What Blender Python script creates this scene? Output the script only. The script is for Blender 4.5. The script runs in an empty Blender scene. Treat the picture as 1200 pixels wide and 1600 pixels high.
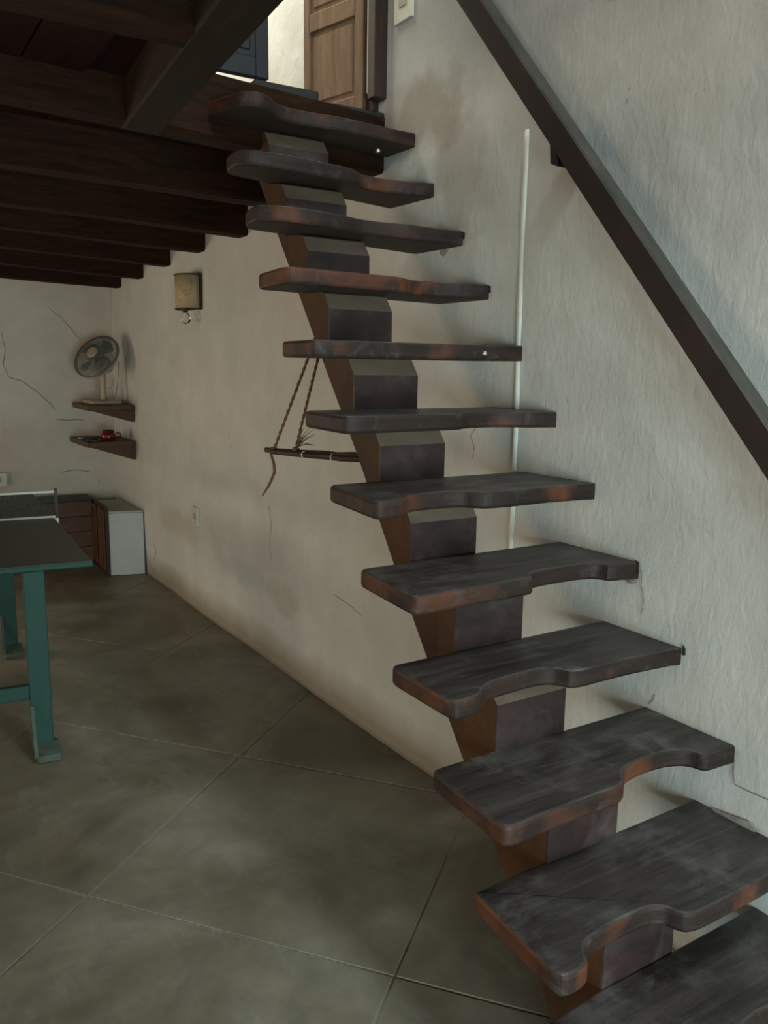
import bpy, bmesh, math, random
from mathutils import Vector, Matrix, noise

# ------------------------------------------------------------------ scale, camera
K = 1.52                       # eye height in metres; coordinates below are in eye heights
def V(x, y, z): return Vector((x*K, y*K, (z+1)*K))
scene = bpy.context.scene
COL = scene.collection
cam_d = bpy.data.cameras.new('camera')
cam_d.sensor_fit = 'VERTICAL'; cam_d.sensor_height = 24.0
cam_d.lens = 24.0*1303.9/1600.0
cam_d.clip_start = 0.02
cam = bpy.data.objects.new('camera', cam_d); COL.objects.link(cam)
Rm = Matrix(((0.8446, 0.0796, -0.5295), (-0.5352, 0.1529, -0.8308), (0.0148, 0.9850, 0.1717)))
cam.matrix_world = Matrix.Translation(V(0, 0, 0)) @ Rm.to_4x4()
scene.camera = cam

# ------------------------------------------------------------------ light and exposure
scene.view_settings.view_transform = 'Standard'
scene.view_settings.look = 'None'
scene.view_settings.exposure = 0.0
scene.view_settings.gamma = 1.0
scene.view_settings.use_curve_mapping = False
world = bpy.data.worlds.new('world'); scene.world = world; world.use_nodes = True
bg = world.node_tree.nodes['Background']
bg.inputs['Color'].default_value = (0.95, 0.93, 0.84, 1); bg.inputs['Strength'].default_value = 0.2

def area(name, loc, target, sx, sy, power, col):
    d = bpy.data.lights.new(name, 'AREA'); d.shape = 'RECTANGLE'; d.size = sx; d.size_y = sy
    d.energy = power; d.color = col
    o = bpy.data.objects.new(name, d); COL.objects.link(o)
    o.location = loc
    o.rotation_euler = (Vector(target)-Vector(loc)).to_track_quat('-Z', 'Y').to_euler()
    return o
# daylight through the garden doorway in the front wall, behind the camera
area('daylight_front_door', V(0.12, -1.55, -0.52), V(0.45, 1.0, -0.62), 2.2, 1.4, 150, (0.76, 0.97, 1.0))
# warm daylight through the doorway in the left wall and an added fill from an unseen back-wall opening
area('daylight_left_door', V(-2.62, 1.2, -0.45), V(1.14, 1.8, -0.5), 1.8, 1.5, 56, (1.0, 0.80, 0.58))
area('fill_back_wall', V(-1.5, 4.36, -0.35), V(1.1, 2.2, -0.5), 2.0, 1.4, 52, (1.0, 0.84, 0.64))
# skylight over the stairwell and an added fill brightening the upper wall
area('daylight_skylight', V(0.80, -0.35, 2.14), V(0.80, -0.34, 0.0), 0.7, 0.9, 96, (0.84, 0.97, 1.0))
area('fill_upper_wall', V(-2.62, 0.2, 1.3), V(1.1, 0.8, 0.0), 1.2, 1.0, 62, (1.0, 0.90, 0.74))
# bright yard outside the upstairs door
area('daylight_upper_yard', V(0.85, 2.35, 1.95), V(0.85, 3.2, 0.9), 1.2, 1.0, 134, (1.0, 0.97, 0.84))

# ------------------------------------------------------------------ materials
def new_mat(name):
    m = bpy.data.materials.new(name); m.use_nodes = True
    nt = m.node_tree; b = nt.nodes['Principled BSDF']
    return m, nt, b
def N(nt, typ, **kw):
    n = nt.nodes.new(typ)
    for k, v in kw.items():
        if k in n.inputs.keys(): n.inputs[k].default_value = v
        else: setattr(n, k, v)
    return n
def pos(nt, scale=(1, 1, 1), rot=(0, 0, 0)):
    g = nt.nodes.new('ShaderNodeNewGeometry'); mp = nt.nodes.new('ShaderNodeMapping')
    mp.inputs['Scale'].default_value = scale; mp.inputs['Rotation'].default_value = rot
    nt.links.new(g.outputs['Position'], mp.inputs['Vector']); return mp.outputs['Vector']
def ramp(nt, src, a, b, ca=None, cb=None):
    r = nt.nodes.new('ShaderNodeValToRGB'); e = r.color_ramp.elements
    e[0].position = a; e[1].position = b
    e[0].color = (*ca, 1) if ca else (0, 0, 0, 1); e[1].color = (*cb, 1) if cb else (1, 1, 1, 1)
    nt.links.new(src, r.inputs['Fac']); return r.outputs['Color']
def noise_tex(nt, vec, scale, detail=6, rough=0.55, dist=0.0):
    n = nt.nodes.new('ShaderNodeTexNoise'); n.inputs['Scale'].default_value = scale
    n.inputs['Detail'].default_value = detail; n.inputs['Roughness'].default_value = rough
    n.inputs['Distortion'].default_value = dist
    nt.links.new(vec, n.inputs['Vector']); return n.outputs['Fac']
def mix(nt, fac, a, b, mode='MIX'):
    m = nt.nodes.new('ShaderNodeMix'); m.data_type = 'RGBA'; m.blend_type = mode
    for s, v in ((0, fac), (6, a), (7, b)):
        if hasattr(v, 'is_output'): nt.links.new(v, m.inputs[s])
        elif isinstance(v, (int, float)): m.inputs[s].default_value = v
        else: m.inputs[s].default_value = (*v, 1)
    return m.outputs[2]
def math_n(nt, op, a, b=0.0, c=None):
    m = nt.nodes.new('ShaderNodeMath'); m.operation = op
    for i, v in enumerate((a, b, c)):
        if v is None: continue
        if hasattr(v, 'is_output'): nt.links.new(v, m.inputs[i])
        else: m.inputs[i].default_value = v
    return m.outputs[0]
def bump(nt, b, h, strength, dist=0.01):
    n = nt.nodes.new('ShaderNodeBump'); n.inputs['Strength'].default_value = strength
    n.inputs['Distance'].default_value = dist
    nt.links.new(h, n.inputs['Height']); nt.links.new(n.outputs['Normal'], b.inputs['Normal'])

def wood(name, ca, cb, grain=(1.5, 14, 14), rough=0.5, dust=None, dust_amt=0.4, bstr=0.25, spec=0.4, sc=3.0):
    m, nt, b = new_mat(name)
    p = pos(nt, grain)
    n1 = noise_tex(nt, p, sc, 8, 0.65, 0.6)
    c = mix(nt, ramp(nt, n1, 0.32, 0.68), ca, cb)
    if dust:
        p2 = pos(nt)
        n2 = noise_tex(nt, p2, 7.0, 8, 0.7, 0.4)
        n3 = noise_tex(nt, pos(nt, (2, 2, 2)), 2.2, 3, 0.5)
        f = math_n(nt, 'MULTIPLY', ramp(nt, n2, 0.48, 0.75), ramp(nt, n3, 0.35, 0.7))
        f = math_n(nt, 'MULTIPLY', f, dust_amt)
        c = mix(nt, f, c, dust)
    nt.links.new(c, b.inputs['Base Color'])
    b.inputs['Roughness'].default_value = rough
    b.inputs['Specular IOR Level'].default_value = spec
    bump(nt, b, n1, bstr, 0.004)
    return m
def plain(name, col, rough=0.6, metal=0.0, var=0.12, scale=12, bstr=0.05):
    m, nt, b = new_mat(name)
    n1 = noise_tex(nt, pos(nt), scale, 5, 0.6)
    c = mix(nt, ramp(nt, n1, 0.3, 0.7), tuple(v*(1-var) for v in col), tuple(min(1, v*(1+var)) for v in col))
    nt.links.new(c, b.inputs['Base Color'])
    b.inputs['Roughness'].default_value = rough; b.inputs['Metallic'].default_value = metal
    bump(nt, b, n1, bstr, 0.003)
    return m

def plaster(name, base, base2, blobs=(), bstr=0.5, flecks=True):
    """blobs: (axis 'y'/'x', centre, z, r1, r2, strength, colour) stains and one painted shade, in world metres"""
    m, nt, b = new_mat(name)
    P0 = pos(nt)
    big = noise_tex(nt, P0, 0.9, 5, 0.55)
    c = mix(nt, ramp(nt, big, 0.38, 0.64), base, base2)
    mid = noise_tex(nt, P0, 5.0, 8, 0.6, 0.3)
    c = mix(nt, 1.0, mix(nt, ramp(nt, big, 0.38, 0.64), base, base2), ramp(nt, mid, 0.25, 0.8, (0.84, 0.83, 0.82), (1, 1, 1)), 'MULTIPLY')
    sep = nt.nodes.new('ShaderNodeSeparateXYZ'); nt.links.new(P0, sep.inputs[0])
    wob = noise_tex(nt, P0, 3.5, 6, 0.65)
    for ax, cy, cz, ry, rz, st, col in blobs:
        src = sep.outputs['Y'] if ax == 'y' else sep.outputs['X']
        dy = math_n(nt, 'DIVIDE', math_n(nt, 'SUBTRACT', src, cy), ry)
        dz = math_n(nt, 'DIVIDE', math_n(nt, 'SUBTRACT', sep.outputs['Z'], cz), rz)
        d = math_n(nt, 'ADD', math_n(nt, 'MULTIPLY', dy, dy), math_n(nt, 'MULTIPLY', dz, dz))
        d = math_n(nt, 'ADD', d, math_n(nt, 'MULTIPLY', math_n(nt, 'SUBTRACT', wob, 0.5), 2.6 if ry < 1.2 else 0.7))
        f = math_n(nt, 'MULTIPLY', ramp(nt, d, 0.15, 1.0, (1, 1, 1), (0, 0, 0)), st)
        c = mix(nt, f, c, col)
    # rising damp and grime just above the floor
    lowm = nt.nodes.new('ShaderNodeMapRange'); lowm.inputs[1].default_value = 0.0; lowm.inputs[2].default_value = 0.14
    lowm.inputs[3].default_value = 1.0; lowm.inputs[4].default_value = 0.0
    nt.links.new(math_n(nt, 'ADD', sep.outputs['Z'], math_n(nt, 'MULTIPLY', wob, -0.10)), lowm.inputs[0])
    c = mix(nt, math_n(nt, 'MULTIPLY', lowm.outputs[0], 0.75), c, (0.23, 0.17, 0.10))
    if flecks:
        fl = noise_tex(nt, pos(nt, (1, 1, 0.6)), 26, 4, 0.7, 0.8)
        reg = noise_tex(nt, P0, 2.6, 3, 0.6)
        f = math_n(nt, 'MULTIPLY', ramp(nt, fl, 0.66, 0.70), ramp(nt, reg, 0.60, 0.68))
        c = mix(nt, math_n(nt, 'MULTIPLY', f, 0.75), c, (0.10, 0.09, 0.07))
    nt.links.new(c, b.inputs['Base Color'])
    b.inputs['Roughness'].default_value = 0.72; b.inputs['Specular IOR Level'].default_value = 0.25
    fine = noise_tex(nt, pos(nt, (1, 1.0, 0.45)), 38, 5, 0.6, 0.5)
    h = math_n(nt, 'ADD', math_n(nt, 'MULTIPLY', mid, 0.9), math_n(nt, 'MULTIPLY', fine, 0.5))
    bump(nt, b, h, bstr, 0.012)
    return m

def wy(v): return v*K
def wz(v): return (v+1)*K
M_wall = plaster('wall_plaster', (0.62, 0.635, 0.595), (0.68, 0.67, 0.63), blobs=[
    ('y', wy(1.66), wz(0.56), 0.42, 0.15, 0.62, (0.22, 0.165, 0.11)),
    ('y', wy(1.50), wz(0.42), 0.17, 0.30, 0.40, (0.27, 0.21, 0.15)),
    ('y', wy(2.75), wz(-0.74), 0.42, 0.075, 0.30, (0.33, 0.39, 0.37)),
    ('y', wy(2.40), wz(-0.75), 0.22, 0.10, 0.35, (0.36, 0.29, 0.21)),
    ('y', wy(3.45), wz(-0.68), 0.45, 0.12, 0.35, (0.38, 0.32, 0.24)),
    ('y', wy(3.55), wz(-0.93), 0.30, 0.09, 0.40, (0.30, 0.34, 0.32)),
    ('y', wy(1.02), wz(-0.10), 0.06, 0.10, 0.35, (0.50, 0.54, 0.53)),
    ('y', wy(0.75), wz(0.85), 1.75, 1.15, 0.75, (0.265, 0.26, 0.25)),  # dingy grey; dimmer light above the handrail is painted in too
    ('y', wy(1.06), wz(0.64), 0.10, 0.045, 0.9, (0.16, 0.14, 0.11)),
    ], bstr=0.40)
M_back = plaster('back_wall_plaster', (0.62, 0.555, 0.47), (0.68, 0.615, 0.53), bstr=0.3)
M_plain_wall = plaster('side_wall_plaster', (0.46, 0.44, 0.40), (0.50, 0.48, 0.44), bstr=0.3, flecks=False)
M_strip = plain('strip_paint', (0.68, 0.71, 0.65), 0.6, var=0.08, scale=25)
M_out = plain('outdoor_limewash', (0.80, 0.78, 0.66), 0.8, var=0.05, scale=6)

def concrete():
    m, nt, b = new_mat('floor_cement')
    P0 = pos(nt)
    n1 = noise_tex(nt, P0, 1.3, 8, 0.6, 0.8)
    n2 = noise_tex(nt, P0, 5.5, 9, 0.68, 0.5)
    c = mix(nt, ramp(nt, n1, 0.36, 0.64), (0.155, 0.136, 0.092), (0.295, 0.276, 0.222))
    c = mix(nt, 1.0, c, ramp(nt, n2, 0.3, 0.72, (0.70, 0.72, 0.70), (1.15, 1.12, 1.08)), 'MULTIPLY')
    n3 = noise_tex(nt, pos(nt, (3.5, 1.0, 1), (0, 0, 0.6)), 3.0, 6, 0.7, 0.5)
    c = mix(nt, math_n(nt, 'MULTIPLY', ramp(nt, n3, 0.55, 0.75), 0.35), c, (0.34, 0.34, 0.30))
    nt.links.new(c, b.inputs['Base Color'])
    nt.links.new(ramp(nt, n2, 0.3, 0.7, (0.42, 0.42, 0.42), (0.62, 0.62, 0.62)), b.inputs['Roughness'])
    b.inputs['Specular IOR Level'].default_value = 0.35
    bump(nt, b, n2, 0.12, 0.004)
    return m
M_floor = concrete()
M_grout = plain('joint_cement', (0.31, 0.305, 0.26), 0.8, var=0.25, scale=20)

M_ttop = wood('tread_top_wood', (0.017, 0.0145, 0.0135), (0.062, 0.049, 0.046), (1.1, 12, 8), 0.46, (0.21, 0.205, 0.185), 0.80, 0.5, 0.45)
def edge_wood():
    m, nt, b = new_mat('tread_edge_wood')
    n1 = noise_tex(nt, pos(nt, (1.2, 5, 14)), 3.0, 8, 0.65, 0.6)
    c = mix(nt, ramp(nt, n1, 0.32, 0.68), (0.013, 0.0085, 0.007), (0.034, 0.018, 0.0135))
    n2 = noise_tex(nt, pos(nt, (1, 1, 1)), 3.1, 4, 0.55, 0.5)
    c = mix(nt, math_n(nt, 'MULTIPLY', ramp(nt, n2, 0.52, 0.66), 0.85), c, (0.130, 0.042, 0.018))
    n3 = noise_tex(nt, pos(nt), 14.0, 6, 0.7, 0.4)
    c = mix(nt, math_n(nt, 'MULTIPLY', ramp(nt, n3, 0.55, 0.72), 0.55), c, (0.085, 0.076, 0.066))
    nt.links.new(c, b.inputs['Base Color']); b.inputs['Roughness'].default_value = 0.6; b.inputs['Specular IOR Level'].default_value = 0.3
    bump(nt, b, n1, 0.35, 0.004)
    return m
M_tedge = edge_wood()
M_tunder = wood('tread_underside_wood', (0.022, 0.013, 0.008), (0.036, 0.021, 0.013), (1.6, 13, 13), 0.7)
M_string = wood('stringer_wood', (0.040, 0.019, 0.008), (0.080, 0.036, 0.013), (10, 3, 1.6), 0.65, None, 0, 0.15, 0.2)
M_riser = wood('riser_wood', (0.011, 0.008, 0.008), (0.048, 0.021, 0.019), (1.6, 5, 3), 0.55, (0.16, 0.15, 0.13), 0.65, 0.15, 0.4)
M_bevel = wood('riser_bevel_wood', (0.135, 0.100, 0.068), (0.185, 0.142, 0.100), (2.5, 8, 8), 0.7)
M_rail = wood('handrail_wood', (0.013, 0.0080, 0.0085), (0.022, 0.012, 0.0115), (9, 3, 3), 0.5, None, 0, 0.12, 0.3)
M_railtop = wood('handrail_top_wood', (0.028, 0.030, 0.024), (0.060, 0.054, 0.044), (9, 3, 3), 0.38, None, 0, 0.12, 0.5)
M_joist = wood('joist_wood', (0.010, 0.0040, 0.0015), (0.034, 0.0125, 0.0040), (1.2, 9, 11), 0.75, None, 0, 0.5, 0.15, 4.0)
M_board = wood('ceiling_board_wood', (0.012, 0.0035, 0.0018), (0.024, 0.0065, 0.003), (9, 1.2, 9), 0.8, None, 0, 0.3, 0.15)
M_header = wood('header_beam_wood', (0.015, 0.009, 0.005), (0.026, 0.016, 0.0085), (9, 1.3, 9), 0.75, None, 0, 0.3, 0.2)
M_landing = wood('landing_wood', (0.010, 0.010, 0.008), (0.022, 0.018, 0.014), (1.5, 9, 12), 0.6, None, 0, 0.4)
M_door = wood('door_wood', (0.15, 0.083, 0.047), (0.25, 0.150, 0.088), (12, 12, 1.6), 0.5, None, 0, 0.2)
M_doord = wood('door_frame_wood', (0.026, 0.014, 0.011), (0.045, 0.025, 0.018), (12, 12, 1.6), 0.55, None, 0, 0.2)
M_darkleaf = plain('dark_painted_leaf', (0.010, 0.012, 0.017), 0.5, var=0.2)
M_cab = wood('cabinet_wood', (0.060, 0.024, 0.010), (0.115, 0.048, 0.019), (3, 3, 10), 0.55, None, 0, 0.2)
M_cabd = wood('cabinet_dark_wood', (0.026, 0.012, 0.008), (0.045, 0.021, 0.011), (3, 3, 10), 0.55, None, 0, 0.2)
M_cabw = plain('cabinet_white_laminate', (0.48, 0.50, 0.475), 0.5, var=0.04)
M_cabtop = plain('cabinet_top_dusty', (0.42, 0.38, 0.31), 0.7, var=0.1)
M_shelf = wood('shelf_wood', (0.065, 0.033, 0.021), (0.110, 0.055, 0.034), (8, 3, 8), 0.6, None, 0, 0.2)
M_teal = plain('table_green_paint', (0.004, 0.048, 0.034), 0.65, var=0.10, scale=8)
M_tabletop = plain('table_playing_surface', (0.075, 0.080, 0.055), 0.5, var=0.08, scale=5)
M_foot = plain('worn_foot_paint', (0.055, 0.075, 0.058), 0.7, var=0.25, scale=22)
M_white = plain('white_tape', (0.62, 0.60, 0.52), 0.6, var=0.05)
M_ivory = plain('ivory_plastic', (0.36, 0.29, 0.19), 0.4, var=0.04)
M_cream = plain('pale_plastic', (0.34, 0.30, 0.23), 0.4, var=0.04)
M_grey = plain('fan_grille_wire', (0.115, 0.115, 0.095), 0.45, var=0.05)
M_blade = plain('fan_blade_plastic', (0.14, 0.16, 0.15), 0.3, var=0.05)
M_red = plain('red_enamel', (0.16, 0.010, 0.014), 0.25, var=0.05)
M_black = plain('black_rubber', (0.012, 0.012, 0.013), 0.5, var=0.1)
M_rope = plain('rope_fibre', (0.13, 0.065, 0.030), 0.9, var=0.3, scale=60, bstr=0.5)
M_stick = wood('swing_stick_wood', (0.028, 0.015, 0.011), (0.065, 0.036, 0.024), (9, 3, 9), 0.6)
M_plate = plain('switch_plate_plastic', (0.62, 0.59, 0.51), 0.4, var=0.03)
M_steel = plain('bolt_steel', (0.55, 0.55, 0.50), 0.3, 0.9, 0.1)
M_crack = plain('crack_dark', (0.17, 0.145, 0.11), 0.9, var=0.2)  # dark tone of the crack lines
M_gap = plain('socket_gap_dark', (0.02, 0.018, 0.015), 0.9)
M_patch = plain('filler_mortar', (0.26, 0.25, 0.215), 0.9, var=0.3, scale=30, bstr=0.5)
def parchment():
    m, nt, b = new_mat('parchment_shade')
    n1 = noise_tex(nt, pos(nt), 22, 6, 0.7, 0.6)
    c = mix(nt, ramp(nt, n1, 0.55, 0.70), (0.44, 0.34, 0.20), (0.19, 0.11, 0.05))
    nt.links.new(c, b.inputs['Base Color']); b.inputs['Roughness'].default_value = 0.7
    return m
M_shade = parchment()
m, nt, b = new_mat('clear_glass'); b.inputs['Base Color'].default_value = (0.95, 0.95, 0.92, 1)
b.inputs['Transmission Weight'].default_value = 1.0; b.inputs['Roughness'].default_value = 0.03; b.inputs['IOR'].default_value = 1.3
M_glass = m
def netmat():
    m, nt, b = new_mat('net_mesh')
    b.inputs['Base Color'].default_value = (0.03, 0.035, 0.03, 1); b.inputs['Roughness'].default_value = 0.8
    return m
M_net = netmat()

# ------------------------------------------------------------------ mesh helpers
def link(name, verts, faces, mats, parent=None, slots=None, bevel=0.0, smooth=False, seg=2):
    """verts in world metres; with a parent the object keeps the parent's frame"""
    me = bpy.data.meshes.new(name)
    off = world_loc(parent) if parent else (sum((Vector(v) for v in verts), Vector())/len(verts) if parent is None and False else Vector((0, 0, 0)))
    me.from_pydata([tuple(Vector(v)-off) for v in verts], [], faces)
    if not isinstance(mats, (list, tuple)): mats = [mats]
    for mm in mats: me.materials.append(mm)
    if slots:
        for p, s in zip(me.polygons, slots): p.material_index = s
    bm = bmesh.new(); bm.from_mesh(me)
    bmesh.ops.recalc_face_normals(bm, faces=bm.faces)
    if bevel > 0:
        bmesh.ops.bevel(bm, geom=[e for e in bm.edges if e.calc_face_angle(0) > 0.5], offset=bevel, segments=seg, affect='EDGES', profile=0.6, material=-1)
    bm.to_mesh(me); bm.free()
    if smooth:
        for p in me.polygons: p.use_smooth = True
    o = bpy.data.objects.new(name, me); COL.objects.link(o)
    if parent: o.parent = parent
    return o
def world_loc(o):
    l = Vector((0, 0, 0))
    while o: l += Vector(o.location); o = o.parent
    return l
BOXF = [(0, 1, 2, 3), (7, 6, 5, 4), (0, 4, 5, 1), (1, 5, 6, 2), (2, 6, 7, 3), (3, 7, 4, 0)]
class MB:
    def __init__(s): s.v = []; s.f = []; s.m = []
    def add(s, vs, fs, mi=0):
        n = len(s.v); s.v += [Vector(v) for v in vs]; s.f += [tuple(i+n for i in f) for f in fs]; s.m += [mi]*len(fs); return s
    def box(s, x0, x1, y0, y1, z0, z1, mi=0):
        return s.hexa([(x0, y0), (x1, y0), (x1, y1), (x0, y1)], z0, z1, mi)
    def hexa(s, xy, z0, z1, mi=0):     # xy four corners in eye heights
        z0 = z0 if isinstance(z0, (list, tuple)) else [z0]*4
        z1 = z1 if isinstance(z1, (list, tuple)) else [z1]*4
        return s.add([V(x, y, z) for (x, y), z in zip(xy, z0)]+[V(x, y, z) for (x, y), z in zip(xy, z1)], BOXF, mi)
    def prism(s, pts, a, b):           # pts list of 3D world Vectors, offset vectors a..b
        n = len(pts)
        s.add([p+a for p in pts]+[p+b for p in pts], [tuple(range(n)), tuple(range(2*n-1, n-1, -1))]+[(i, (i+1) % n, (i+1) % n+n, i+n) for i in range(n)])
        return s
    def tube(s, pts, r, seg=8, close=False):
        pts = [Vector(p) for p in pts]; n = len(pts); rr = r if isinstance(r, (list, tuple)) else [r]*n
        vs = []; up = Vector((0.13, 0.31, 0.94))
        for i, p in enumerate(pts):
            if close: t = pts[(i+1) % n]-pts[i-1]
            else: t = pts[min(i+1, n-1)]-pts[max(i-1, 0)]
            t.normalize(); a = t.cross(up)
            if a.length < 1e-3: a = t.cross(Vector((1, 0, 0)))
            a.normalize(); bb = t.cross(a)
            vs += [p+(a*math.cos(2*math.pi*k/seg)+bb*math.sin(2*math.pi*k/seg))*rr[i] for k in range(seg)]
        fs = []
        for i in range(n if close else n-1):
            j = (i+1) % n
            fs += [(i*seg+k, i*seg+(k+1) % seg, j*seg+(k+1) % seg, j*seg+k) for k in range(seg)]
        if not close: fs += [tuple(range(seg-1, -1, -1)), tuple(range((n-1)*seg, n*seg))]
        return s.add(vs, fs)
    def lathe(s, prof, base, axis, seg=24):  # prof [(r, h)]
        axis = Vector(axis).normalized(); a = axis.orthogonal().normalized(); bb = axis.cross(a)
        vs = []; n = len(prof)
        for r, h in prof:
            vs += [Vector(base)+axis*h+(a*math.cos(2*math.pi*k/seg)+bb*math.sin(2*math.pi*k/seg))*r for k in range(seg)]
        fs = [(i*seg+k, i*seg+(k+1) % seg, (i+1)*seg+(k+1) % seg, (i+1)*seg+k) for i in range(n-1) for k in range(seg)]
        fs += [tuple(range(seg-1, -1, -1)), tuple(range((n-1)*seg, n*seg))]
        return s.add(vs, fs)
    def build(s, name, mats, parent=None, bevel=0.0, smooth=False, seg=2):
        return link(name, s.v, s.f, mats, parent, s.m, bevel, smooth, seg)
def tag(o, label=None, cat=None, group=None, kind=None):
    if label: o['label'] = label
    if cat: o['category'] = cat
    if group: o['group'] = group
    if kind: o['kind'] = kind
    return o
def thing(name, label, cat, loc, group=None):
    o = bpy.data.objects.new(name, None); COL.objects.link(o); o.location = loc; o.empty_display_size = 0.1
    return tag(o, label, cat, group)
def struct(o, label=None): o['kind'] = 'structure'; return tag(o, label)

XW = 1.14; XL = -2.6; YF = -0.8; YB = 4.40; ZF = -1.0; ZT = 2.1; TH = 0.10

# ------------------------------------------------------------------ large structure
# right wall: uneven plaster surface on a solid slab, grid displaced a few millimetres
def wall_grid(name, mat, o3, du, dv, nu, nv, nrm, thick, amp, seed):
    vs = []; fs = []
    for j in range(nv+1):
        for i in range(nu+1):
            p = o3+du*(i/nu)+dv*(j/nv)
            q = Vector((p.x*1.3+seed, p.y*1.3, p.z*1.3))
            d = noise.noise(q)*amp+noise.noise(q*4.1)*amp*0.28+noise.noise(q*11)*amp*0.12
            vs.append(p+nrm*d)
    n = (nu+1)*(nv+1)
    for j in range(nv):
        for i in range(nu):
            a = j*(nu+1)+i; fs.append((a, a+1, a+nu+2, a+nu+1))
    c = [o3-nrm*thick, o3+du-nrm*thick, o3+du+dv-nrm*thick, o3+dv-nrm*thick]
    vs += c
    fs.append((n+3, n+2, n+1, n))
    bot = list(range(nu+1)); top = [nv*(nu+1)+i for i in range(nu+1)]
    lef = [j*(nu+1) for j in range(nv+1)]; rig = [j*(nu+1)+nu for j in range(nv+1)]
    fs.append(tuple([n, n+1]+bot[::-1])); fs.append(tuple([n+2, n+3]+top))
    fs.append(tuple([n+3, n]+lef)); fs.append(tuple([n+1, n+2]+rig[::-1]))
    return link(name, vs, fs, mat, smooth=False)
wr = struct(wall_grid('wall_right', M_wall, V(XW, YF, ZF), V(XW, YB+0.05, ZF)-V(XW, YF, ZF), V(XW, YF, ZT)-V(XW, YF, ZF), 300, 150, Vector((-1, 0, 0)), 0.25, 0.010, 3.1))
for p in wr.data.polygons:
    if p.area < 0.05: p.use_smooth = True
# the old back wall leans a little towards the room
bo = V(-.75, 4.44, ZF); bt = V(-.75, 4.31, 0.62)
wb = struct(wall_grid('wall_back', M_back, bo, V(XW+0.01, 4.44, ZF)-bo, bt-bo, 90, 60, Vector((0, -1, 0)), 0.25, 0.010, 7.7))
for p in wb.data.polygons:
    if p.area < 0.05: p.use_smooth = True
w = MB(); w.box(XL-TH, -2.25, 4.38, 4.5, ZF, .62); w.box(-2.25, -.75, 4.38, 4.5, ZF, -.85); w.box(-2.25, -.75, 4.38, 4.5, .15, .62)  # unseen opening added for the back fill light
struct(w.build('wall_back', M_plain_wall))
# left and front walls with their doorways
w = MB(); D0, D1 = 0.55, 1.85
w.box(XL-TH, XL, YF, D0, ZF, 0.9); w.box(XL-TH, XL, YF, -0.22, 0.9, 1.7); w.box(XL-TH, XL, YF, D0, 1.7, ZT); w.box(XL-TH, XL, D1, YB+.15, ZF, ZT); w.box(XL-TH, XL, D0, D1, 0.08, 0.9); w.box(XL-TH, XL, D0, 0.62, 0.9, 1.7); w.box(XL-TH, XL, D0, D1, 1.7, ZT); w.box(XL-TH, XL, 0.62, D1, 0.9, 1.7)  # upper opening goes with the added upper fill
struct(w.build('wall_left', M_plain_wall))
w = MB(); E0, E1 = -0.35, 0.85
w.box(XL-TH, E0, YF-TH, YF, ZF, ZT); w.box(E1, XW+TH, YF-TH, YF, ZF, ZT); w.box(E0, E1, YF-TH, YF, -0.08, ZT)  # lintel set low to keep door light off the upper stair wall
struct(w.build('wall_front', M_plain_wall))
w = MB(); w.box(XL-TH, XW+TH, 0.0, 2.0, ZT, ZT+0.08); w.box(XL-TH, 0.38, YF-TH, 0.0, ZT, ZT+0.08); w.box(1.06, XW+TH, YF-TH, 0.0, ZT, ZT+0.08); w.box(.38, 1.06, YF-TH, -.70, ZT, ZT+0.08)
struct(w.build('ceiling_upper', M_plain_wall))
# upstairs partition (dark leaf and doorway stand in it) and the wall of the bright yard outside
w = MB(); w.box(XL, 0.53, 1.90, 1.97, 0.585, ZT); w.box(0.53, XW, 1.90, 1.97, 1.42, ZT)
struct(w.build('wall_upstairs', M_plain_wall))
w = MB(); w.box(-0.5, 3.2, 3.3, 3.4, 0.58, 2.6)
struct(w.build('wall_yard', M_out))
# plaster strip over a buried pipe, on the stair wall
sp = [(-0.42, .0055), (-0.30, .0065), (-.1, .0065), (.1, .0085), (.3, .010), (.43, .011), (.452, .008)]
vs = []; fs = []
for i, (z, hw) in enumerate(sp):
    for s_, x in ((-1, XW+.004), (-.7, XW-.0035), (.7, XW-.0035), (1, XW+.004)):
        vs.append(V(x, 1.296+s_*hw+0.002*math.sin(z*23), z))
for i in range(len(sp)-1):
    for k in range(3): fs.append((i*4+k, i*4+k+1, i*4+k+5, i*4+k+4))
fs += [(3, 2, 1, 0), tuple(range(len(vs)-4, len(vs)))]
tag(link('plaster_strip', vs, fs, M_strip, wr, smooth=True), 'pale vertical strip of plaster')

# floor of cement slabs, laid on the diagonal
w = MB(); w.box(XL-TH, XW+TH, YF-TH, YB+.2, ZF-0.06, ZF-0.0025)
floor = struct(w.build('floor', M_grout))
def clip(poly, x0, x1, y0, y1):
    def cut(pl, f, inter):
        out = []
        for i in range(len(pl)):
            a, b_ = pl[i-1], pl[i]; fa, fb = f(a), f(b_)
            if fa >= 0 and fb >= 0: out.append(b_)
            elif fa >= 0 or fb >= 0:
                t = fa/(fa-fb); q = (a[0]+(b_[0]-a[0])*t, a[1]+(b_[1]-a[1])*t); out.append(q)
                if fb >= 0: out.append(b_)
        return out
    for f in (lambda p: p[0]-x0, lambda p: x1-p[0], lambda p: p[1]-y0, lambda p: y1-p[1]):
        if poly: poly = cut(poly, f, None)
    return poly
random.seed(5)
u = Vector((0.622, -0.783)); v_ = Vector((0.77, 0.638)); S = 0.615; g = 0.0022
N0 = Vector((0.306, 1.508))
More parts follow.
